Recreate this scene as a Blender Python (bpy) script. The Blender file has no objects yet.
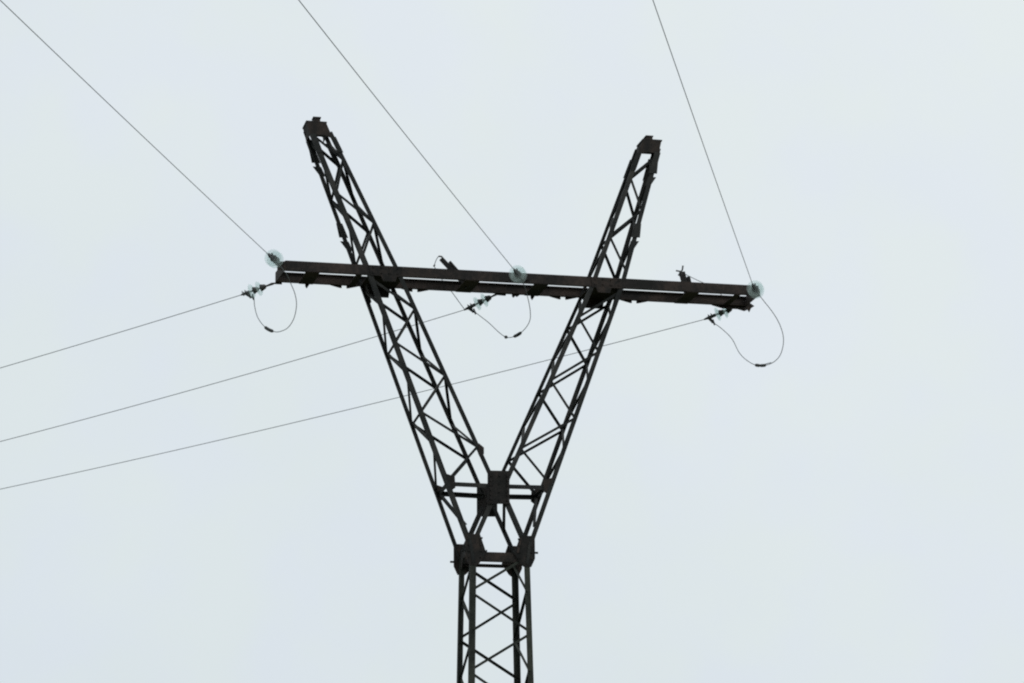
import bpy, bmesh, math, random
from mathutils import Vector, Matrix, noise
random.seed(4)
scene = bpy.context.scene
R = math.radians
V = Vector
GZ = 9.093                     # height of the tower head above the ground

# ------------------------------------------------------------------ camera
cam_d = bpy.data.cameras.new("camera")
cam = bpy.data.objects.new("camera", cam_d)
scene.collection.objects.link(cam)
scene.camera = cam
cam_d.sensor_width = 36.0
cam_d.lens = 36.0 * 3001.1 / 1024.0
cam_d.clip_start = 0.1
cam_d.clip_end = 9000.0
_fwd = V((0.21535412, 0.94506532, 0.24591492)).normalized()
_rt = _fwd.cross(V((0, 0, 1))).normalized()
_up = _rt.cross(_fwd).normalized()
_roll = -0.0076
_r2 = math.cos(_roll) * _rt + math.sin(_roll) * _up
_u2 = -math.sin(_roll) * _rt + math.cos(_roll) * _up
_m = Matrix((_r2, _u2, -_fwd)).transposed().to_4x4()
_m.translation = V((-9.04638511, -40.94913464, -7.49288026 + GZ))
cam.matrix_world = _m

# ------------------------------------------------------------------ sky and sun (overcast)
SUN_EL, SUN_AZ = R(38), R(150)          # azimuth clockwise from +Y
world = bpy.data.worlds.new("World")
scene.world = world
world.use_nodes = True
nt = world.node_tree
nt.nodes.clear()
out = nt.nodes.new("ShaderNodeOutputWorld")
sky = nt.nodes.new("ShaderNodeTexSky")
sky.sky_type = 'NISHITA'
sky.sun_disc = False
sky.sun_elevation = SUN_EL
sky.sun_rotation = SUN_AZ
sky.dust_density = 4.0
bg_sky = nt.nodes.new("ShaderNodeBackground")
bg_sky.inputs[1].default_value = 0.05
nt.links.new(sky.outputs[0], bg_sky.inputs[0])
tc = nt.nodes.new("ShaderNodeTexCoord")
nz = nt.nodes.new("ShaderNodeTexNoise")
nz.inputs["Scale"].default_value = 9.0
nz.inputs["Detail"].default_value = 3.0
nt.links.new(tc.outputs["Generated"], nz.inputs["Vector"])
dt = nt.nodes.new("ShaderNodeVectorMath"); dt.operation = 'DOT_PRODUCT'      # the cloud deck is brighter towards one side
dt.inputs[1].default_value = (0.42, -0.26, 0.87)
nt.links.new(tc.outputs["Generated"], dt.inputs[0])
mr = nt.nodes.new("ShaderNodeMapRange")
mr.inputs["From Min"].default_value = -0.10; mr.inputs["From Max"].default_value = 0.28
nt.links.new(dt.outputs["Value"], mr.inputs["Value"])
nz2 = nt.nodes.new("ShaderNodeTexNoise"); nz2.inputs["Scale"].default_value = 26.0; nz2.inputs["Detail"].default_value = 4.0
nt.links.new(tc.outputs["Generated"], nz2.inputs["Vector"])
ad = nt.nodes.new("ShaderNodeMath"); ad.operation = 'MULTIPLY_ADD'; ad.inputs[1].default_value = 0.55
nt.links.new(nz.outputs["Fac"], ad.inputs[0]); nt.links.new(mr.outputs[0], ad.inputs[2])
ad2 = nt.nodes.new("ShaderNodeMath"); ad2.operation = 'SUBTRACT'; ad2.inputs[1].default_value = 0.275
nt.links.new(ad.outputs[0], ad2.inputs[0])
ramp = nt.nodes.new("ShaderNodeValToRGB")
ramp.color_ramp.elements[0].position = 0.0
ramp.color_ramp.elements[0].color = (0.738, 0.808, 0.856, 1)
ramp.color_ramp.elements[1].position = 1.0
ramp.color_ramp.elements[1].color = (0.838, 0.894, 0.926, 1)
nt.links.new(ad2.outputs[0], ramp.inputs["Fac"])
tint = nt.nodes.new("ShaderNodeMix"); tint.data_type = 'RGBA'; tint.blend_type = 'MULTIPLY'
tint.inputs["Factor"].default_value = 1.0
tr2 = nt.nodes.new("ShaderNodeValToRGB")
tr2.color_ramp.elements[0].position = 0.38; tr2.color_ramp.elements[0].color = (0.985, 0.985, 1.0, 1)
tr2.color_ramp.elements[1].position = 0.62; tr2.color_ramp.elements[1].color = (0.995, 1.0, 0.972, 1)
nt.links.new(nz2.outputs["Fac"], tr2.inputs["Fac"])
nt.links.new(ramp.outputs[0], tint.inputs["A"]); nt.links.new(tr2.outputs[0], tint.inputs["B"])
bg_cl = nt.nodes.new("ShaderNodeBackground")
bg_cl.inputs[1].default_value = 1.0
nt.links.new(tint.outputs["Result"], bg_cl.inputs[0])
mixs = nt.nodes.new("ShaderNodeMixShader")
mixs.inputs[0].default_value = 0.94      # the cloud layer hides nearly all of the blue sky
nt.links.new(bg_sky.outputs[0], mixs.inputs[1])
nt.links.new(bg_cl.outputs[0], mixs.inputs[2])
nt.links.new(mixs.outputs[0], out.inputs[0])

sun_d = bpy.data.lights.new("sun", 'SUN')
sun_d.energy = 0.5
sun_d.angle = R(20)
sun_d.color = (1.0, 0.97, 0.93)
sun = bpy.data.objects.new("sun", sun_d)
scene.collection.objects.link(sun)
sun.rotation_euler = (V((-math.sin(SUN_AZ) * math.cos(SUN_EL), -math.cos(SUN_AZ) * math.cos(SUN_EL), -math.sin(SUN_EL)))
                      .to_track_quat('-Z', 'Y').to_euler())

vs = scene.view_settings
vs.view_transform = 'Standard'
vs.look = 'None'
vs.exposure = 0.0
vs.gamma = 1.0
scene.cycles.filter_width = 2.1
scene.cycles.transparent_max_bounces = 16

# ------------------------------------------------------------------ materials
def new_mat(name):
    m = bpy.data.materials.new(name)
    m.use_nodes = True
    return m, m.node_tree, m.node_tree.nodes["Principled BSDF"]

def steel_mat(name, dark, mid, rust, rough=0.8, scale=3.0, rust_pos=0.6):
    m, t, b = new_mat(name)
    tc = t.nodes.new("ShaderNodeTexCoord")
    n1 = t.nodes.new("ShaderNodeTexNoise"); n1.inputs["Scale"].default_value = scale; n1.inputs["Detail"].default_value = 6
    n2 = t.nodes.new("ShaderNodeTexNoise"); n2.inputs["Scale"].default_value = scale * 9; n2.inputs["Detail"].default_value = 5
    t.links.new(tc.outputs["Object"], n1.inputs["Vector"]); t.links.new(tc.outputs["Object"], n2.inputs["Vector"])
    r = t.nodes.new("ShaderNodeValToRGB")
    r.color_ramp.elements[0].position = 0.34; r.color_ramp.elements[0].color = (*dark, 1)
    r.color_ramp.elements[1].position = rust_pos + 0.08; r.color_ramp.elements[1].color = (*rust, 1)
    e = r.color_ramp.elements.new((0.34 + rust_pos) / 2); e.color = (*mid, 1)
    mx = t.nodes.new("ShaderNodeMath"); mx.operation = 'MULTIPLY_ADD'
    mx.inputs[1].default_value = 0.35; t.links.new(n2.outputs["Fac"], mx.inputs[0])
    ml = t.nodes.new("ShaderNodeMath"); ml.operation = 'MULTIPLY'; ml.inputs[1].default_value = 0.65
    t.links.new(n1.outputs["Fac"], ml.inputs[0]); t.links.new(ml.outputs[0], mx.inputs[2])
    oi = t.nodes.new("ShaderNodeObjectInfo")                 # no two members have weathered alike
    ov = t.nodes.new("ShaderNodeMath"); ov.operation = 'MULTIPLY_ADD'; ov.inputs[1].default_value = 0.16
    t.links.new(oi.outputs["Random"], ov.inputs[0]); t.links.new(mx.outputs[0], ov.inputs[2])
    os_ = t.nodes.new("ShaderNodeMath"); os_.operation = 'SUBTRACT'; os_.inputs[1].default_value = 0.08
    t.links.new(ov.outputs[0], os_.inputs[0])
    t.links.new(os_.outputs[0], r.inputs["Fac"]); t.links.new(r.outputs[0], b.inputs["Base Color"])
    bp = t.nodes.new("ShaderNodeBump"); bp.inputs["Strength"].default_value = 0.35; bp.inputs["Distance"].default_value = 0.004
    t.links.new(n2.outputs["Fac"], bp.inputs["Height"]); t.links.new(bp.outputs[0], b.inputs["Normal"])
    b.inputs["Roughness"].default_value = rough
    b.inputs["Metallic"].default_value = 0.0
    b.inputs["Specular IOR Level"].default_value = 0.25
    return m

M_STEEL = steel_mat("weathered_steel", (0.008, 0.0095, 0.0095), (0.016, 0.018, 0.018), (0.044, 0.043, 0.040))
M_MAST = steel_mat("weathered_mast_steel", (0.008, 0.010, 0.0085), (0.019, 0.023, 0.019), (0.048, 0.053, 0.042))
M_BEAM = steel_mat("rusty_beam_steel", (0.0085, 0.0085, 0.0082), (0.018, 0.016, 0.0155), (0.055, 0.040, 0.034), scale=2.0)
M_PLATE = steel_mat("rusty_plate_steel", (0.007, 0.0072, 0.007), (0.014, 0.0135, 0.013), (0.048, 0.035, 0.029), scale=5.0)
M_FIT = steel_mat("dull_fitting_iron", (0.03, 0.035, 0.034), (0.05, 0.056, 0.056), (0.075, 0.072, 0.068), rough=0.6, scale=12)
M_CONC = steel_mat("footing_concrete", (0.20, 0.195, 0.18), (0.28, 0.27, 0.25), (0.34, 0.33, 0.31), rough=0.9, scale=2)

m, t, b = new_mat("aluminium_conductor")
b.inputs["Base Color"].default_value = (0.16, 0.17, 0.175, 1); b.inputs["Metallic"].default_value = 0.4
b.inputs["Roughness"].default_value = 0.6
tc_ = t.nodes.new("ShaderNodeTexCoord"); w_ = t.nodes.new("ShaderNodeTexNoise"); w_.inputs["Scale"].default_value = 40
t.links.new(tc_.outputs["Object"], w_.inputs["Vector"])
r_ = t.nodes.new("ShaderNodeValToRGB"); r_.color_ramp.elements[0].color = (0.095, 0.112, 0.120, 1); r_.color_ramp.elements[1].color = (0.165, 0.188, 0.196, 1)
t.links.new(w_.outputs["Fac"], r_.inputs["Fac"]); t.links.new(r_.outputs[0], b.inputs["Base Color"])
M_WIRE = m

m, t, b = new_mat("toughened_green_glass")
b.inputs["Base Color"].default_value = (0.74, 0.82, 0.81, 1)
b.inputs["Roughness"].default_value = 0.15
tr_ = t.nodes.new("ShaderNodeBsdfTransparent"); tr_.inputs[0].default_value = (0.945, 0.982, 0.977, 1)
tl_ = t.nodes.new("ShaderNodeBsdfTranslucent"); tl_.inputs[0].default_value = (0.74, 0.85, 0.83, 1)
m1 = t.nodes.new("ShaderNodeMixShader"); m1.inputs[0].default_value = 0.45
m2 = t.nodes.new("ShaderNodeMixShader"); m2.inputs[0].default_value = 0.18
t.links.new(b.outputs[0], m1.inputs[2]); t.links.new(tl_.outputs[0], m1.inputs[1])
t.links.new(tr_.outputs[0], m2.inputs[1]); t.links.new(m1.outputs[0], m2.inputs[2])
t.links.new(m2.outputs[0], t.nodes["Material Output"].inputs["Surface"])
M_GLASS = m

m, t, b = new_mat("meadow_grass")
tc_ = t.nodes.new("ShaderNodeTexCoord"); w_ = t.nodes.new("ShaderNodeTexNoise"); w_.inputs["Scale"].default_value = 0.35; w_.inputs["Detail"].default_value = 9
t.links.new(tc_.outputs["Object"], w_.inputs["Vector"])
r_ = t.nodes.new("ShaderNodeValToRGB"); r_.color_ramp.elements[0].position = 0.3; r_.color_ramp.elements[0].color = (0.035, 0.05, 0.02, 1)
r_.color_ramp.elements[1].position = 0.7; r_.color_ramp.elements[1].color = (0.085, 0.09, 0.045, 1)
t.links.new(w_.outputs["Fac"], r_.inputs["Fac"]); t.links.new(r_.outputs[0], b.inputs["Base Color"])
b.inputs["Roughness"].default_value = 1.0
M_GRASS = m

# ------------------------------------------------------------------ mesh helpers
class MB:
    def __init__(s): s.v = []; s.f = []
    def add(s, vs_, fs_):
        o = len(s.v); s.v += [V(x) for x in vs_]; s.f += [[i + o for i in f] for f in fs_]
    def prism(s, prof, p, q, u, w):                  # profile (a, b) in the frame u, w, swept p -> q
        p, q = V(p), V(q); n = len(prof)
        vs_ = [p + u * a + w * c for a, c in prof] + [q + u * a + w * c for a, c in prof]
        fs_ = [[i, (i + 1) % n, n + (i + 1) % n, n + i] for i in range(n)]
        s.add(vs_, fs_ + [list(range(n))[::-1], list(range(n, 2 * n))])
    def frame(s, p, q, u, w=None):
        ax = (V(q) - V(p)).normalized(); u = V(u); u = (u - ax * u.dot(ax)).normalized()
        if w is None: return u, ax.cross(u).normalized()
        w = V(w); w = w - ax * w.dot(ax); w = (w - u * w.dot(u)).normalized()
        return u, w
    def angle(s, p, q, u, w, size, th):              # rolled steel angle, corner on the line p-q
        u, w = s.frame(p, q, u, w)
        s.prism([(0, 0), (size, 0), (size, th), (th, th), (th, size), (0, size)], p, q, u, w)
    def channel(s, p, q, u, w, h, fl, th):           # rolled channel: web along u, flanges along w
        u, w = s.frame(p, q, u, w)
        s.prism([(0, 0), (h, 0), (h, fl), (h - th, fl), (h - th, th), (th, th), (th, fl), (0, fl)], p, q, u, w)
    def bar(s, p, q, u, a, c):                       # flat bar centred on p-q
        u, w = s.frame(p, q, u)
        s.prism([(-a / 2, -c / 2), (a / 2, -c / 2), (a / 2, c / 2), (-a / 2, c / 2)], p, q, u, w)
    def plate(s, poly, nrm, th):                     # polygon plate given a thickness along nrm
        poly = [V(x) for x in poly]; nrm = V(nrm).normalized() * th; n = len(poly)
        s.add(poly + [x + nrm for x in poly],
              [list(range(n))[::-1], list(range(n, 2 * n))] + [[i, (i + 1) % n, n + (i + 1) % n, n + i] for i in range(n)])
    def tube(s, pts, r, n=8, cap=True):
        pts = [V(x) for x in pts]; rings = []; u = None
        rr = r if isinstance(r, (list, tuple)) else [r] * len(pts)
        for i, p in enumerate(pts):
            tg = (pts[min(i + 1, len(pts) - 1)] - pts[max(i - 1, 0)]).normalized()
            if u is None: u = tg.orthogonal().normalized()
            u = (u - tg * u.dot(tg)).normalized(); w = tg.cross(u)
            rings.append([p + (u * math.cos(2 * math.pi * k / n) + w * math.sin(2 * math.pi * k / n)) * rr[i] for k in range(n)])
        fs_ = [[i * n + k, i * n + (k + 1) % n, (i + 1) * n + (k + 1) % n, (i + 1) * n + k] for i in range(len(pts) - 1) for k in range(n)]
        if cap: fs_ += [list(range(n))[::-1], [(len(pts) - 1) * n + k for k in range(n)]]
        s.add([x for g in rings for x in g], fs_)
    def lathe(s, prof, o, ax, n=32, closed=True):    # prof: (distance along the axis, radius)
        o, ax = V(o), V(ax).normalized(); u = ax.orthogonal().normalized(); w = ax.cross(u); m_ = len(prof)
        vs_ = [o + ax * z + (u * math.cos(2 * math.pi * k / n) + w * math.sin(2 * math.pi * k / n)) * max(r, 1e-4) for z, r in prof for k in range(n)]
        rng = range(m_) if closed else range(m_ - 1)
        s.add(vs_, [[i * n + k, i * n + (k + 1) % n, ((i + 1) % m_) * n + (k + 1) % n, ((i + 1) % m_) * n + k] for i in rng for k in range(n)])
    def build(s, name, mat, parent=None, smooth=False, org=None):
        me = bpy.data.meshes.new(name)
        org = V(org) if org is not None else V((0, 0, 0))
        me.from_pydata([x - org for x in s.v], [], s.f)
        bm = bmesh.new(); bm.from_mesh(me); bmesh.ops.recalc_face_normals(bm, faces=bm.faces); bm.to_mesh(me); bm.free()
        if smooth: me.polygons.foreach_set("use_smooth", [True] * len(me.polygons))
        me.materials.append(mat)
        o = bpy.data.objects.new(name, me); scene.collection.objects.link(o)
        if parent is not None:
            o.parent = parent
            o.location = org
        else: o.location = org
        return o

def tag(o, label=None, cat=None, group=None, kind=None):
    if label: o["label"] = label
    if cat: o["category"] = cat
    if group: o["group"] = group
    if kind: o["kind"] = kind
    return o

def empty(name, loc=(0, 0, 0)):
    o = bpy.data.objects.new(name, None); scene.collection.objects.link(o)
    o.location = loc; o.empty_display_size = 0.3
    return o

# ------------------------------------------------------------------ the ground
g = MB()
N, S = 60, 3500.0
def gh(x, y):
    d_ = math.hypot(x, y)
    return noise.noise(V((x * 0.004, y * 0.004, 0.3))) * min(max((d_ - 60) * 0.02, 0), 6)
ax_ = [math.copysign(abs(i / (N / 2) - 1) ** 2.2, i - N / 2) * S for i in range(N + 1)]
g.add([(x, y, gh(x, y)) for x in ax_ for y in ax_],
      [[i * (N + 1) + j, (i + 1) * (N + 1) + j, (i + 1) * (N + 1) + j + 1, i * (N + 1) + j + 1] for i in range(N) for j in range(N)])
tag(g.build("ground", M_GRASS, smooth=True), kind="structure")

# ------------------------------------------------------------------ the lattice tower
# tower frame: X along the crossarm, Y away from the camera side, Z up from the mast head
tower = empty("lattice_tower", (0, 0, 0))
tag(tower, "dark rusty steel lattice tower with two splayed arms and one long crossarm", "pylon")
def W(p): return V((p[0], p[1], p[2] + GZ))
MA0, MASLOPE = 0.3935, 0.0192
def ma(z): return MA0 + MASLOPE * (-0.2 - z)
ZC, HC, ZP, ZT = 3.959, 0.1423, 0.916, 6.2
B0, BX, BT = 0.399, 0.3245, 0.152
XO0, XOC, XOT = 0.3873, 1.8422, 2.612
XI0, XIC, XIT = 0.0552, 1.4173, 2.353
SXC, SXT = -0.005, -0.1155
BB = 0.336                                        # outer face of the crossarm channels

def chord(s, kind, Y, z, inset=0.0):
    """point on an arm chord; s = -1/1 which arm, Y = -1/1 which face"""
    x0, xc, xt = (XO0, XOC, XOT) if kind == 'o' else (XI0, XIC, XIT)
    if z <= ZC:
        t_ = z / ZC if kind == 'o' else (z - ZP) / (ZC - ZP)
        x = s * (x0 + t_ * (xc - x0)) + max(t_, 0) * SXC
        y = B0 + (z / ZC if kind == 'o' else t_) * (BX - B0)
    else:
        t_ = (z - ZC) / (ZT - ZC)
        x = s * (xc + t_ * (xt - xc)) + SXC + t_ * (SXT - SXC)
        y = BX + t_ * (BT - BX)
    return W((x, Y * (y - inset), z))

# mast legs, down to the footings
ZG = -GZ + 0.35
GO = 0.034                                        # the gauge line lies this far inside the heel of an angle
for sx in (-1, 1):
    for sy in (-1, 1):
        a0, a1 = ma(0.05), ma(ZG)
        mb = MB()
        mb.angle(W((sx * (a1 + GO), sy * (a1 + .012), ZG)), W((sx * (a0 + GO), sy * (a0 + .012), 0.05)), (-sx, 0, 0), (0, -sy, 0), 0.083, 0.009)
        mb.build("mast_leg", M_MAST, tower, org=W((sx * a1, sy * a1, ZG)))
        fb = MB()
        c = V((sx * (a1 - 0.02), sy * (a1 - 0.02), 0))
        fb.prism([(-0.26, -0.26), (0.26, -0.26), (0.26, 0.26), (-0.26, 0.26)], c + V((0, 0, -0.4)), c + V((0, 0, 0.30)), V((1, 0, 0)), V((0, 1, 0)))
        fb.prism([(-0.13, -0.13), (0.13, -0.13), (0.13, 0.13), (-0.13, 0.13)], c + V((0, 0, 0.30)), c + V((0, 0, 0.335)), V((1, 0, 0)), V((0, 1, 0)))
        fb.build("footing", M_CONC, tower, org=c)

# mast lacing
lv = [-0.03, -0.566, -1.129, -1.689]
while lv[-1] > -GZ + 1.2: lv.append(lv[-1] - 0.565 - 0.012 * len(lv))
def brace(name, p, q, nrm, size, th, off, mat, ext=0.02):
    """one lacing angle, its flat flange against the face whose inward normal is nrm"""
    p, q, nrm = V(p), V(q), V(nrm).normalized()
    d_ = (q - p).normalized(); p = p - d_ * ext + nrm * off; q = q + d_ * ext + nrm * off
    u = nrm.cross(d_).normalized()
    if u.z > 0: u = -u
    mb = MB(); mb.angle(p - u * size / 2, q - u * size / 2, u, nrm, size, th)
    return mb.build(name, mat, tower, org=p)
IN = -0.004
for k in range(len(lv) - 1):
    z0, z1 = lv[k], lv[k + 1]; a0, a1 = ma(z0) - IN, ma(z1) - IN
    o0 = 0.010 + 0.004 * (k % 2)
    # even levels are nodes of right-front / left-back, odd ones of left-front / right-back
    f0 = 1 if k % 2 == 0 else -1
    brace("mast_brace", W((f0 * a0, -ma(z0), z0 - .02)), W((-f0 * a1, -ma(z1), z1 + .02)), (0, 1, 0), 0.037, 0.005, o0, M_MAST)
    brace("mast_brace", W((-f0 * a0, ma(z0), z0 - .02)), W((f0 * a1, ma(z1), z1 + .02)), (0, -1, 0), 0.037, 0.005, o0, M_MAST)
    brace("mast_brace", W((-ma(z0), -f0 * a0, z0 - .02)), W((-ma(z1), f0 * a1, z1 + .02)), (1, 0, 0), 0.037, 0.005, o0, M_MAST)
    brace("mast_brace", W((ma(z0), f0 * a0, z0 - .02)), W((ma(z1), -f0 * a1, z1 + .02)), (-1, 0, 0), 0.037, 0.005, o0, M_MAST)

# arm chords
for s in (-1, 1):
    for Y in (-1, 1):
        for kind in ('o', 'i'):
            sgn = -s if kind == 'o' else s
            sz = (0.066 if kind == 'o' else 0.062) if Y < 0 else (0.060 if kind == 'o' else 0.052)
            mb = MB()
            za = 0.02 if kind == 'o' else ZP + 0.02
            hv = V((-sgn * (0.040 if kind == 'o' else 0.036), Y * 0.012, 0))
            pts = [chord(s, kind, Y, z) + hv for z in (za, ZC + 0.05, ZT + (0.04 if s > 0 else -0.01) - (0.0 if Y > 0 else 0.07))]
            for a_, b_ in zip(pts[:-1], pts[1:]):
                mb.angle(a_, b_, (sgn, 0, 0), (0, -Y, 0), sz, 0.0075)
            mb.build("arm_chord", M_STEEL, tower, org=pts[0])

# arm lacing
LOW = [('o', 0.985), ('i', 1.505), ('o', 1.985), ('i', 2.525), ('o', 2.985), ('i', 3.49), ('o', 3.90)]
UPP = [('o', 4.235), ('i', 4.755), ('o', 5.185), ('i', 5.70), ('o', 6.06)]
other = {'o': 'i', 'i': 'o'}
for s in (-1, 1):
    for seq in (LOW, UPP):
        for k in range(len(seq) - 1):
            (k0, z0), (k1, z1) = seq[k], seq[k + 1]
            off = 0.009 + 0.004 * (k % 2)
            ins = lambda kd: V(((-s if kd == 'o' else s) * -0.005, 0, 0))
            sz = 0.036
            for Y in (-1, 1):
                zd = -0.035 if Y > 0 and seq is LOW else 0.0
                brace("face_brace", chord(s, k0, Y, z0 + zd) + ins(k0), chord(s, k1, Y, z1 + zd) + ins(k1), (0, -Y, 0), sz, 0.005, off, M_STEEL)
            # side faces: nodes on the front at the inner levels, on the back at the outer levels
            for kd in ('o', 'i'):
                y0 = 1 if k0 == 'o' else -1
                if kd == 'i' and z0 < 1.0: continue
                p, q = chord(s, kd, y0, z0 + 0.02, 0.02), chord(s, kd, -y0, z1 - 0.02, 0.02)
                nn = V(((-s if kd == 'o' else s), 0, 0.4 * (1 if kd == 'o' else -1)))
                brace("side_brace", p, q, nn, sz - 0.002, 0.005, off - 0.024, M_STEEL)
    # side ties from the crotch down to the head
    for Y in (-1, 1):
        pass
    brace("side_brace", chord(s, 'o', 1, 0.93, 0.02), chord(s, 'o', -1, 0.36, 0.02), (-s, 0, 0.4), 0.042, 0.005, 0.010, M_STEEL)
    # level tie across the side face at the crotch
    brace("cross_tie", chord(s, 'o', -1, 0.955, 0.02), chord(s, 'o', 1, 0.955, 0.02), (-s, 0, 0.4), 0.05, 0.006, 0.018, M_STEEL)

# crotch: two gusset plates, level ties and the struts that fan down to the mast head
def plate(name, poly, nrm, th, mat, bolts=(), org=None):
    mb = MB(); mb.plate([W(p) for p in poly], nrm, th)
    n = V(nrm).normalized()
    for p in bolts:
        q = W(p); mb.lathe([(-0.004, 0.0), (-0.004, 0.014), (th + 0.014, 0.014), (th + 0.014, 0.0)], q, n, n=6, closed=False)
    return mb.build(name, mat, tower, org=W(poly[0]))
def grid(x0, x1, z0, z1, y, nx, nz_):
    return [(x0 + (x1 - x0) * i / (nx - 1), y, z0 + (z1 - z0) * j / (nz_ - 1)) for i in range(nx) for j in range(nz_)]
for Y in (-1, 1):
    y = Y * (B0 + 0.004)
    x0, x1, z0, z1 = (-0.178, 0.138, 0.682, 1.160) if Y < 0 else (-0.158, 0.142, 0.655, 1.136)
    plate("gusset_plate", [(x0, y, z0), (x1, y, z0 + .008), (x1 + .002, y, z1 + .006), (x0 + .001, y, z1)], (0, Y, 0), 0.012, M_PLATE,
          grid(-0.12, 0.10, 0.74, 1.09, y, 3, 4))
    for s in (-1, 1):
        # level tie
        p = chord(s, 'o', Y, 0.955); q = W((s * 0.10, Y * B0, 0.945))
        brace("level_tie", p, q, (0, -Y, 0), 0.062, 0.006, 0.012, M_STEEL)
        # struts
        mb = MB(); p = W((s * 0.05, Y * (B0 - 0.012), 0.78)); q = W((s * 0.36, Y * (MA0 - 0.012), 0.08))
        mb.angle(p, q, (s, 0, 0.3), (0, -Y, 0), 0.066, 0.007)
        mb.build("knee_strut", M_STEEL, tower, org=p)
        # node plates on the outer chords at the tie
        c = chord(s, 'o', Y, 0.97) - V((0, 0, GZ)); yy = Y * (abs(c.y) + 0.003)
        plate("gusset_plate", [(c.x - s * 0.03, yy, c.z - 0.13), (c.x + -s * 0.11, yy, c.z - 0.07), (c.x - s * 0.10, yy, c.z + 0.09), (c.x + s * 0.035, yy, c.z + 0.13)],
              (0, Y, 0), 0.008, M_PLATE)
    # head plates, one per corner
    for s in (-1, 1):
        yy = Y * (MA0 + 0.006)
        poly = [(s * 0.50, yy, 0.245), (s * 0.29, yy, 0.245), (s * 0.20, yy, -0.02), (s * 0.30, yy, -0.17), (s * 0.335, yy, -0.20), (s * 0.445, yy, -0.20), (s * 0.50, yy, -0.08)]
        plate("head_plate", poly, (0, Y, 0), 0.012, M_PLATE, grid(s * 0.28, s * 0.45, -0.08, 0.18, yy, 2, 4))
    # head beam between the legs
    zb, hb = (-0.135, 0.135) if Y < 0 else (-0.085, 0.045)
    mb = MB(); mb.channel(W((-0.36, Y * (MA0 - 0.012), zb)), W((0.36, Y * (MA0 - 0.012), zb)), (0, 0, 1), (0, -Y, 0), hb, 0.04, 0.008)
    mb.build("head_beam", M_PLATE, tower, org=W((-0.36, Y * MA0, -0.125)))
for s in (-1, 1):
    xx = s * (MA0 + 0.012)
    plate("head_plate", [(xx, -0.37, 0.10), (xx, 0.37, 0.10), (xx, 0.37, -0.13), (xx, 0.25, -0.13), (xx, 0.15, 0.0), (xx, -0.15, 0.0), (xx, -0.25, -0.13), (xx, -0.37, -0.13)],
          (s, 0, 0), 0.010, M_PLATE)
    for px, py, pz in ((0.515, -0.38, 0.01), (0.52, 0.38, -0.02), (0.30, -0.41, 0.19), (0.235, -0.41, 0.01)):
        mb = MB(); mb.tube([W((s * (px - 0.03), py, pz)), W((s * (px + (0.035 if px > .3 else -.045)), py, pz))], 0.015, 6)
        mb.build("step_bolt", M_STEEL, tower, org=W((s * px, py, pz)))
for s, Y, z in ((-1, -1, 1.42), (1, 1, 1.20)):
    c = chord(s, 'i', Y, z) - V((0, 0, GZ)); yy = Y * (abs(c.y) + 0.016)
    plate("gusset_plate", [(c.x + s * .02, yy, z + .13), (c.x - s * .055, yy, z + .07), (c.x - s * .055, yy, z - .02), (c.x - s * .01, yy, z - .10), (c.x + s * .03, yy, z - .02)], (0, Y, 0), 0.008, M_PLATE)

for Y in (-1, 1):
    y = Y * (B0 + 0.017)
    for x0, z0, z1 in ((-0.150, 0.70, 1.13), (0.095, 0.69, 1.14)):
        plate("cover_strip", [(x0, y, z0), (x0 + .035, y, z0), (x0 + .035, y, z1), (x0, y, z1)], (0, Y, 0), 0.007, M_BEAM, grid(x0 + .017, x0 + .018, z0 + .05, z1 - .05, y, 2, 6)[:6])
    for s in (-1, 1):
        yy = Y * (MA0 + 0.019)
        plate("cover_strip", [(s * .47, yy, .21), (s * .425, yy, .23), (s * .36, yy, -.15), (s * .405, yy, -.17)], (0, Y, 0), 0.007, M_STEEL)
        plate("cover_strip", [(s * .31, yy, .20), (s * .28, yy, .19), (s * .235, yy, .0), (s * .262, yy, -.01)], (0, Y, 0), 0.006, M_BEAM)

p, q = W((0.05, -B0 + .03, 0.72)), W((0.205, B0 - .05, 0.42))
mb = MB(); mb.angle(p, q, (1, 0, 0), (0, 0, 1), 0.040, 0.005); mb.build("cross_strut", M_STEEL, tower, org=p)

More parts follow.
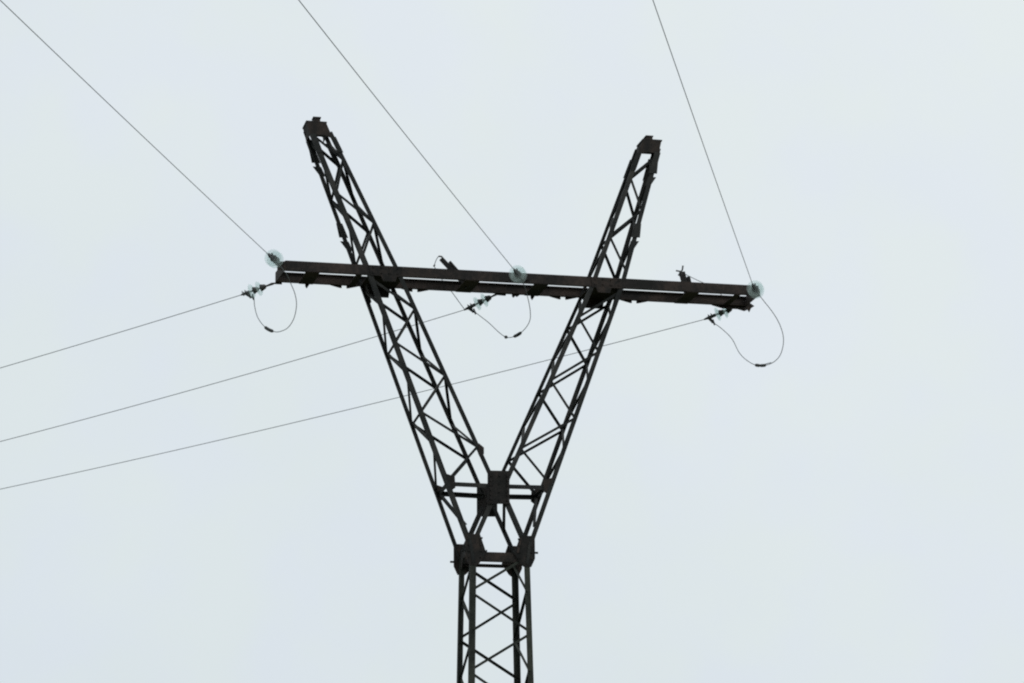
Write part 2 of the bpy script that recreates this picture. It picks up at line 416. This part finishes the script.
# arm tops: splice plates and boxed caps
for s in (-1, 1):
    dz = 0.055 if s > 0 else 0.005
    po = V(chord(s, 'o', -1, 6.06 + dz)) - V((0, 0, GZ)); pi = V(chord(s, 'i', -1, 6.06 + dz)) - V((0, 0, GZ))
    for Y in (-1, 1):
        for kd in ('o', 'i'):
            zs = (5.78, 6.05 + dz) if kd == 'o' else (5.80, 6.03 + dz)
            a_ = chord(s, kd, Y, zs[0]) - V((0, 0, GZ)); b_ = chord(s, kd, Y, zs[1]) - V((0, 0, GZ))
            ou = s if kd == 'o' else -s
            w0 = 0.050
            y0, y1 = Y * (abs(a_.y) + 0.014), Y * (abs(b_.y) + 0.014)
            plate("splice_plate", [(a_.x + ou * w0, y0, a_.z), (b_.x + ou * w0, y1, b_.z), (b_.x - ou * 0.040, y1, b_.z + 0.01), (a_.x - ou * 0.035, y0, a_.z)],
                  (0, Y, 0), 0.008, M_STEEL)
    # cap: a shallow box of plates round the four chords, a top plate and a stub
    sh = -0.035 if s < 0 else 0.012
    xo, xi = po.x + s * 0.045 + sh, pi.x - s * 0.005 + sh
    cz = lambda z: z + dz
    mb = MB()
    for Y in (-1, 1):
        yy = Y * 0.168; zl = 0.0 if Y < 0 else 0.09
        mb.plate([W((xo - s * .035, yy, cz(6.045 + zl))), W((xo, yy, cz(6.20))), W((xo + s * .01, yy, cz(6.235))), W((xi + s * .045, yy, cz(6.235))), W((xi - s * .01, yy, cz(6.11))), W((xi - s * .06 * (1 if s < 0 else .3), yy, cz(6.00 + zl))), W((xi + s * .06, yy, cz(6.045 + zl)))], (0, Y, 0), 0.008)
    for xa, xb, d_ in ((xo - s * .035, xo + s * .008, s), (xi + s * .024, xi + s * .047, -s)):
        mb.plate([W((xa, -0.166, cz(6.05))), W((xa, 0.166, cz(6.05))), W((xb, 0.166, cz(6.232))), W((xb, -0.166, cz(6.232)))], (-d_, 0, 0), 0.008)
    xm = (xo + xi) / 2
    mb.build("arm_cap", M_PLATE, tower, org=W((xm, 0, cz(6.05))))
    mb = MB(); mb.plate([W((xo + s * .02, -0.175, cz(6.236))), W((xi + s * .035, -0.175, cz(6.236))), W((xi + s * .035, 0.175, cz(6.236))), W((xo + s * .02, 0.175, cz(6.236)))], (0, 0, 1), 0.018)
    mb.build("cap_plate", M_PLATE, tower, org=W((xm, 0, cz(6.24))))
    cx = xm + s * 0.015 + (0.012 if s < 0 else 0)
    mb = MB(); hh = 0.085 if s < 0 else 0.075
    mb.plate([W((cx - .048, -0.06, cz(6.2545))), W((cx + .048, -0.06, cz(6.2545))), W((cx + .048, 0.06, cz(6.2545))), W((cx - .048, 0.06, cz(6.2545)))], (0, 0, 1), hh)
    mb.plate([W((cx - .058, -0.07, cz(6.255) + hh)), W((cx + .058, -0.07, cz(6.255) + hh)), W((cx + .058, 0.07, cz(6.255) + hh)), W((cx - .058, 0.07, cz(6.255) + hh))], (0, 0, 1), 0.016)
    mb.build("wire_peak", M_PLATE, tower, org=W((cx, 0, cz(6.26))))

# notched fish plates along the outer chords of the arms
for s, Y, z in ((-1, 1, 5.72), (-1, 1, 4.64), (1, -1, 5.74), (1, -1, 4.72)):
    a_ = chord(s, 'o', Y, z - 0.17) - V((0, 0, GZ)); c = chord(s, 'o', Y, z) - V((0, 0, GZ)); b_ = chord(s, 'o', Y, z + 0.24) - V((0, 0, GZ))
    yy = Y * (abs(c.y) + 0.016); w0 = 0.074
    for (p0, p1, e0, e1) in ((a_, c + V((0, 0, -.028)), 0.03, w0), (c + V((s * .006, 0, .028)), b_, w0 * 1.1, 0.04)):
        plate("fish_plate", [(p0.x + s * e0, yy, p0.z), (p1.x + s * e1, yy, p1.z), (p1.x - s * 0.05, yy, p1.z), (p0.x - s * 0.05, yy, p0.z)], (0, Y, 0), 0.008, M_STEEL)

# ------------------------------------------------------------------ crossarm
XL, XR = -3.084, 3.916
for Y in (-1, 1):
    y = Y * BB
    mb = MB()
    x0 = XL + 0.012 if Y < 0 else XL - 0.025
    mb.channel(W((x0, y, ZC)), W((XR, y, ZC)), (0, 0, 1), (0, -Y, 0), HC, 0.058, 0.008)
    mb.build("crossarm_beam", M_BEAM, tower, org=W((x0, y, ZC)))
# battens between the two channels (under the bottom flanges)
for x0, x1 in ((-2.78, -2.578), (-2.056, -1.969), (-0.475, -0.253), (0.549, 0.758), (2.827, 3.025), (3.562, 3.654)):
    mb = MB(); z = ZC - 0.0085
    mb.plate([W((x0, -BB + .006, z)), W((x1, -BB + .006, z)), W((x1, BB - .006, z)), W((x0, BB - .006, z))], (0, 0, 1), 0.0075)
    mb.build("batten_plate", M_BEAM, tower, org=W((x0, 0, ZC)))
# saddle plates where the crossarm crosses each arm
for s in (-1, 1):
    xa = s * 1.63 + SXC
    for Y in (-1, 1):
        y = Y * (BB + 0.001)
        lx = -s * 0.05 if Y < 0 else -s * 0.03; hg = 0.09 if Y < 0 else 0.145; hw = 0.115 if Y < 0 else 0.16
        plate("saddle_plate", [(xa - .24, y, ZC + HC - .004), (xa + .24, y, ZC + HC - .004), (xa + .22, y, ZC - .012), (xa + hw + lx, y, ZC - .015), (xa + hw - .02 + lx, y, ZC - hg),
                               (xa - hw + .03 + lx, y, ZC - hg), (xa - hw + lx, y, ZC - .015), (xa - .22, y, ZC - .012)][::1], (0, Y, 0), 0.010, M_PLATE,
              grid(xa - .18, xa + .18, ZC + .03, ZC + .11, y, 4, 2))
    mb = MB(); z = ZC - 0.0095
    mb.plate([W((xa - .25, -BB + .006, z)), W((xa + .26, -BB + .006, z)), W((xa + .26, BB - .006, z)), W((xa - .25, BB - .006, z))], (0, 0, 1), 0.0085)
    mb.build("batten_plate", M_PLATE, tower, org=W((xa, 0, ZC)))
    # side plates on the outer face of the arm under the beam
    a_ = chord(s, 'o', -1, ZC - 0.02) - V((0, 0, GZ)); c = chord(s, 'o', -1, ZC - 0.26) - V((0, 0, GZ))
    for Y in (-1, 1):
        plate("side_plate", [(a_.x - s * .004, Y * .318, a_.z), (a_.x - s * .004, Y * .08, a_.z), (c.x - s * .004, Y * .20, c.z), (c.x - s * .004, Y * .326, c.z)], (-s, 0, .36), 0.007, M_PLATE)
# paired notched lugs under the rear channel, either side of each arm
for xc in (-2.12, -1.08, 1.13, 2.21):
    for e in (-1, 1):
        y = BB - 0.012
        plate("lug_plate", [(xc + e * .035, y, ZC + .03), (xc + e * .20, y, ZC + .03), (xc + e * .20, y, ZC - .004), (xc + e * .06, y, ZC - .038), (xc + e * .035, y, ZC - .038)], (0, 1, 0), 0.011 - 0.0006 * e, M_BEAM)
# anchor lugs that carry the insulator strings
FA = [(-3.163, -0.365, 4.049), (0.35, -0.365, 4.003), (3.906, -0.365, 3.960)]
BA = [(-3.162, 0.365, 3.938), (0.149, 0.365, 3.963), (3.819, 0.365, 3.970)]
for i, (x, y, z) in enumerate(FA):
    mb = MB()
    e0, e1 = (-.12, .035) if i == 2 else (-.045, .11)
    mb.plate([W((x + e0 * .8, y + .016, z - .012)), W((x - .02, y - .01, z - .012)), W((x + .02, y - .01, z - .012)), W((x + e1, y + .016, z - .012)), W((x + e1, y + .10, z - .012)), W((x + e0, y + .10, z - .012))], (0, 0, 1), 0.020)
    if i == 0:
        mb.plate([W((x - .03, y + .02, ZC - .01)), W((x + .1, y + .02, ZC - .01)), W((x + .1, y + .02, ZC + HC - .02)), W((x - .03, y + .02, ZC + HC - .03))], (0, -1, 0), 0.012)
    mb.build("anchor_lug", M_PLATE, tower, org=W((x, y, z)))
for i, (x, y, z) in enumerate(BA):
    mb = MB()
    xa_ = max(x - .02, XL - .02)
    mb.plate([W((xa_, y - .022, ZC - .02)), W((x + .12, y - .022, ZC - .025)), W((x + .15, y - .022, ZC + .04)), W((xa_, y - .022, ZC + .04))], (0, -1, 0), 0.0045)
    if i == 0: mb.plate([W((x - .012, y - .026, z - .006)), W((x + .14, y - .026, z - .006)), W((x + .14, y - .026, z + .03)), W((x - .012, y - .026, z + .012))], (0, 1, 0), 0.007)
    mb.plate([W((x - .025, y - .03, z - .008)), W((x + .03, y - .03, z - .008)), W((x + .02, y + .02, z - .008)), W((x - .03, y + .02, z - .008))], (0, 0, 1), 0.016)
    mb.build("anchor_lug", M_PLATE, tower, org=W((x, y, z)))
# small spikes and the ragged end plate under the rear channel
for x, d_ in ((-2.66, .075), (0.67, .075), (0.39, .055), (0.44, .04), (3.98, .09)):
    mb = MB(); y = BB - 0.02
    mb.plate([W((x - .03, y, ZC + .02)), W((x + .045, y, ZC + .02)), W((x + .035, y, ZC - .01)), W((x - .005, y, ZC - d_)), W((x - .028, y, ZC - d_ * .6))], (0, 1, 0), 0.008)
    mb.build("bolt_lug", M_PLATE, tower, org=W((x, y, ZC)))
plate("end_plate", [(3.40, BB - .010, ZC + .03), (4.00, BB - .010, ZC + .05), (4.06, BB - .010, ZC + .01), (4.00, BB - .010, ZC - .03), (3.90, BB - .010, ZC - .075), (3.80, BB - .010, ZC - .05), (3.56, BB - .010, ZC - .05), (3.40, BB - .010, ZC - .01)], (0, -1, 0), 0.009, M_BEAM)
plate("end_plate", [(XR + .002, -BB + .002, ZC - .006), (XR + .002, BB - .002, ZC - .006), (XR + .002, BB - .002, ZC + HC + .004), (XR + .002, -BB + .002, ZC + HC + .004)], (1, 0, 0), 0.008, M_BEAM)

plate("end_plate", [(XL + .010, -BB + .002, ZC + .002), (XL - .028, BB + .002, ZC - .008), (XL - .028, BB + .002, ZC + HC + .003), (XL + .010, -BB + .002, ZC + HC - .004)], (-1, 0, 0), 0.008, M_BEAM)

# two jumper brackets standing on the crossarm
def bracket(base, top, width, short_top, prongs):
    mb = MB(); p, q = W(base), W(top); d_ = (q - p).normalized()
    u = V((0, 1, 0)).cross(d_).normalized()
    mb.channel(p - u * width / 2, q - u * width / 2, u, (0, 1, 0), width, 0.04, 0.008)
    br = mb.build("jumper_bracket", M_PLATE, tower, org=p)
    m2 = MB(); w2 = width * 0.55
    p2 = p + u * (width / 2 + 0.003); q2 = p2 + (q - p) * short_top
    m2.channel(p2, q2 + u * 0.01, u, (0, 1, 0), w2, 0.035, 0.007)
    m2.build("side_stay", M_PLATE, br, org=(0, 0, 0)).location = -p
    m3 = MB()
    for pr in prongs: m3.tube([W(x) for x in pr], 0.012, 6)
    m3.build("pin", M_FIT, br, org=(0, 0, 0)).location = -p
    return br
bracket((-0.372, 0.0, 3.955), (-0.738, 0.08, 4.378), 0.062, 0.80,
        [[(-0.70, 0.075, 4.36), (-0.735, 0.085, 4.405), (-0.775, 0.10, 4.41)], [(-0.826, 0.118, 4.285), (-0.845, 0.12, 4.26)]])
bracket((2.955, 0.0, 3.955), (2.885, 0.08, 4.372), 0.085, 0.80,
        [[(2.885, 0.08, 4.31), (2.87, 0.085, 4.375), (2.793, 0.09, 4.385)], [(2.87, 0.085, 4.36), (2.892, 0.085, 4.41), (2.90, 0.085, 4.465)], [(2.87, 0.085, 4.30), (2.825, 0.09, 4.328)]])

# ------------------------------------------------------------------ insulator strings
def spline(pts, n=10):
    pts = [V(p) for p in pts]; P_ = [pts[0] * 2 - pts[1]] + pts + [pts[-1] * 2 - pts[-2]]; r = []
    for i in range(1, len(P_) - 2):
        for k in range(n):
            t_ = k / n; a, b_, c, d_ = P_[i - 1:i + 3]
            r.append(0.5 * ((2 * b_) + (c - a) * t_ + (2 * a - 5 * b_ + 4 * c - d_) * t_ * t_ + (3 * b_ - a - 3 * c + d_) * t_ ** 3))
    return r + [pts[-1]]

GLASS = [(0.000, 0.044), (0.004, 0.060), (0.012, 0.088), (0.024, 0.112), (0.038, 0.1255), (0.047, 0.1275), (0.051, 0.124),
         (0.046, 0.117), (0.036, 0.106), (0.044, 0.100), (0.049, 0.096), (0.044, 0.092), (0.028, 0.082), (0.040, 0.074), (0.046, 0.070),
         (0.040, 0.066), (0.026, 0.052), (0.034, 0.040), (0.036, 0.024), (0.016, 0.022), (0.004, 0.026)]
CAP = [(-0.072, 0.0), (-0.072, 0.020), (-0.066, 0.030), (-0.050, 0.037), (-0.030, 0.041), (-0.008, 0.050), (0.004, 0.052), (0.006, 0.044), (0.002, 0.0)]
def insulator_string(a, e, lug, label):
    A, E = W(a), W(e); ax = (E - A).normalized(); L = (E - A).length
    th = empty("insulator_string", A)
    tag(th, label, "insulator", "glass insulator strings on the crossarm")
    up = V((0, 0, 1)); sd = ax.cross(up).normalized(); dn = sd.cross(ax) * -1
    if dn.z > 0: dn = -dn
    loc = lambda mb, name, mat, par, smooth=False: mb.build(name, mat, par, smooth)
    def part(mb, name, mat, par, smooth=False):
        o = mb.build(name, mat, par, smooth); o.data.transform(Matrix.Translation(-A)); o.location = (0, 0, 0); return o
    mb = MB()                                       # shackle and eye link
    mb.tube([A + ax * .035 + sd * .018 - ax * .045, A + sd * .022, A + ax * .05 + sd * .020, A + ax * .07, A + ax * .05 - sd * .020, A - sd * .022, A - ax * .01 - sd * .018], 0.009, 8)
    mb.bar(A + ax * .06, A + ax * .125, sd, 0.030, 0.018)
    part(mb, "shackle", M_FIT, th)
    ds = (0.18, 0.315) if lug is None else (0.175, 0.295)
    for d_ in ds:
        g_ = MB(); g_.lathe([(a_ * .92, b_ * (0.95 if lug is None else 0.84)) for a_, b_ in GLASS], A + ax * d_, ax, 40)
        disc = part(g_, "insulator_disc", M_GLASS, th, True)
        c_ = MB(); c_.lathe(CAP, A + ax * d_, ax, 20, closed=False); part(c_, "cap", M_FIT, disc, True)
        p_ = MB(); p_.tube([A + ax * (d_ + .012), A + ax * (d_ + .075)], 0.013, 10); part(p_, "pin", M_FIT, disc, True)
    mb = MB()                                       # bolted tension clamp
    cb = ds[1] + .07
    mb.bar(A + ax * cb, A + ax * (cb + .04), dn, 0.045, 0.022)
    mb.tube([A + ax * (cb + .03), A + ax * (cb + .05), A + ax * (L - .08), A + ax * (L - .03), E], [0.014, 0.026, 0.024, 0.016, 0.010], 10)
    for k in range(2):
        c = A + ax * (cb + .06 + .045 * k)
        mb.tube([c - sd * .02 - dn * .045, c - sd * .02 + dn * .02, c + sd * .02 + dn * .02, c + sd * .02 - dn * .045], 0.006, 6)
    part(mb, "tension_clamp", M_FIT, th)
    if lug is not None:
        Lg = W(lug); mb = MB()
        S_ = A + ax * (L - .07)
        mb.tube([S_, S_.lerp(Lg, 0.5) + dn * .012, Lg], [0.020, 0.016, 0.013], 8)
        for t_ in (0.55, 0.9):
            c = S_.lerp(Lg, t_); mb.tube([c + dn * .035, c - dn * .055], 0.012, 6)
        part(mb, "jumper_lug", M_FIT, th)
    return th

FE = [(-3.408, -0.925, 4.011), (0.111, -0.925, 3.978), (3.645, -0.925, 3.953)]
BE = [(-3.571, 0.641, 3.826), (-0.283, 0.657, 3.775), (3.377, 0.663, 3.817)]
LOOPS = [
 [[-3.408, -0.925, 4.011], [-3.336, -0.917, 3.952], [-3.229, -0.871, 3.862], [-3.116, -0.779, 3.763], [-3.041, -0.665, 3.667], [-2.961, -0.519, 3.565], [-2.911, -0.343, 3.453], [-2.91, -0.112, 3.323], [-2.964, 0.09, 3.232], [-3.056, 0.243, 3.207], [-3.142, 0.346, 3.232], [-3.243, 0.452, 3.317], [-3.334, 0.536, 3.468], [-3.379, 0.566, 3.637], [-3.394, 0.552, 3.767]],
 [[0.111, -0.925, 3.978], [0.188, -0.903, 3.893], [0.277, -0.831, 3.784], [0.347, -0.712, 3.672], [0.402, -0.597, 3.587], [0.454, -0.452, 3.495], [0.481, -0.3, 3.409], [0.452, -0.116, 3.331], [0.374, 0.088, 3.28], [0.279, 0.247, 3.284], [0.195, 0.358, 3.366], [0.057, 0.503, 3.556], [-0.036, 0.553, 3.647], [-0.128, 0.571, 3.722]],
 [[3.645, -0.925, 3.953], [3.718, -0.901, 3.844], [3.819, -0.858, 3.741], [3.99, -0.755, 3.596], [4.124, -0.633, 3.47], [4.229, -0.482, 3.333], [4.275, -0.326, 3.208], [4.268, -0.145, 3.086], [4.185, 0.035, 3.02], [4.066, 0.196, 3.03], [3.964, 0.311, 3.099], [3.851, 0.432, 3.257], [3.76, 0.519, 3.5], [3.625, 0.571, 3.66], [3.516, 0.587, 3.743]]]
flab = ["glass insulator string facing the viewer at the left tip of the crossarm",
        "round glass insulator string facing the viewer in front of the crossarm, between the two arms",
        "glass insulator string facing the viewer at the right tip of the crossarm"]
blab = ["insulator string seen from the side, below the left tip of the crossarm",
        "insulator string seen from the side, hanging under the crossarm between the two arms",
        "insulator string seen from the side, below the right tip of the crossarm"]
for i in range(3):
    insulator_string(FA[i], FE[i], None, flab[i])
    insulator_string(BA[i], BE[i], LOOPS[i][-1], blab[i])

# ------------------------------------------------------------------ conductors
def cable(name, pts, r, label, cat, group, n=7):
    mb = MB(); pts = [W(p) for p in pts]; mb.tube(pts, r, n)
    return tag(mb.build(name, M_WIRE, None, True, org=pts[0]), label, cat, group)
def span(a, az, sl, k, smax, n=90):
    return [(a[0] + math.sin(az) * s_, a[1] + math.cos(az) * s_, a[2] + sl * s_ + k * s_ * s_) for s_ in (smax * (i / n) ** 1.4 for i in range(n + 1))]
FS = [(3.52049, -0.0528, 0.00031), (3.52116, -0.0764, 0.00028), (3.51974, -0.0448, 0.00031)]
BS = [(-0.9774, -0.1864, 0.00198), (-0.9771, -0.1900, 0.00277), (-0.9774, -0.1586, 0.00195)]
fl2 = ["overhead wire rising to the upper left corner from the left tip of the crossarm",
       "overhead wire rising to the upper left from the middle of the crossarm",
       "steep overhead wire rising to the top edge from the right tip of the crossarm"]
bl2 = ["overhead wire running off left from below the left tip of the crossarm, uppermost of three",
       "overhead wire running off left behind the left arm only, middle of three",
       "overhead wire running off left behind both arms, lowest of three"]
for i in range(3):
    cable("power_cable", span(FE[i], *FS[i], 150), 0.0048, fl2[i], "cable", "overhead power cables")
    cable("power_cable", span(BE[i], *BS[i], 75), 0.0052, bl2[i], "cable", "overhead power cables")
jl = ["small round jumper loop hanging under the left tip of the crossarm",
      "jumper loop hanging under the crossarm between the two arms",
      "largest jumper loop, bulging past the right tip of the crossarm"]
SLEEVES = [[(0.715, 0.775)], [(0.58, 0.63), (0.70, 0.715)], [(0.60, 0.625), (0.635, 0.665)]]
for i in range(3):
    pts = spline(LOOPS[i], 10)
    j = cable("jumper_cable", pts, 0.0055, jl[i], "jumper", "jumper loops under the crossarm")
    for a_, b_ in SLEEVES[i]:
        n0, n1 = int(a_ * len(pts)), int(b_ * len(pts)) + 1
        mb = MB(); seg = [W(p) for p in pts[n0:n1 + 1]]
        mb.tube(seg, [0.016] + [0.024] * (len(seg) - 2) + [0.016], 8)
        o = mb.build("connector_sleeve", M_FIT, j, True, org=(0, 0, 0)); o.data.transform(Matrix.Translation(-W(pts[0])))
        if i == 2 and a_ > 0.63:                   # the loose tail of the splice
            mb = MB(); mb.tube([W(pts[n0]), W(V(pts[n0]) + V((0.13, -0.13, 0.02)))], 0.0065, 6)
            o = mb.build("wire_tail", M_WIRE, j, True, org=(0, 0, 0)); o.data.transform(Matrix.Translation(-W(pts[0])))
w1 = spline([(-0.745, 0.085, 4.405), (-0.776, 0.1, 4.407), (-0.811, 0.11, 4.347), (-0.831, 0.12, 4.266), (-0.786, 0.16, 4.205), (-0.706, 0.24, 4.116), (-0.608, 0.38, 4.063), (-0.492, 0.55, 4.016), (-0.283, 0.65, 3.79)], 8)
cable("tie_wire", w1, 0.0055, "thin wire from the hooked bracket down to the middle side-on insulator string", "wire", "loose wires on the crossarm brackets")
w2 = spline([(2.9, 0.09, 4.355), (2.985, 0.12, 4.328), (3.133, 0.16, 4.279), (3.282, 0.2, 4.237), (3.456, 0.27, 4.188), (3.56, 0.31, 4.1)], 8)
cable("tie_wire", w2, 0.005, "thin wire from the pronged bracket down to the right part of the crossarm", "wire", "loose wires on the crossarm brackets")
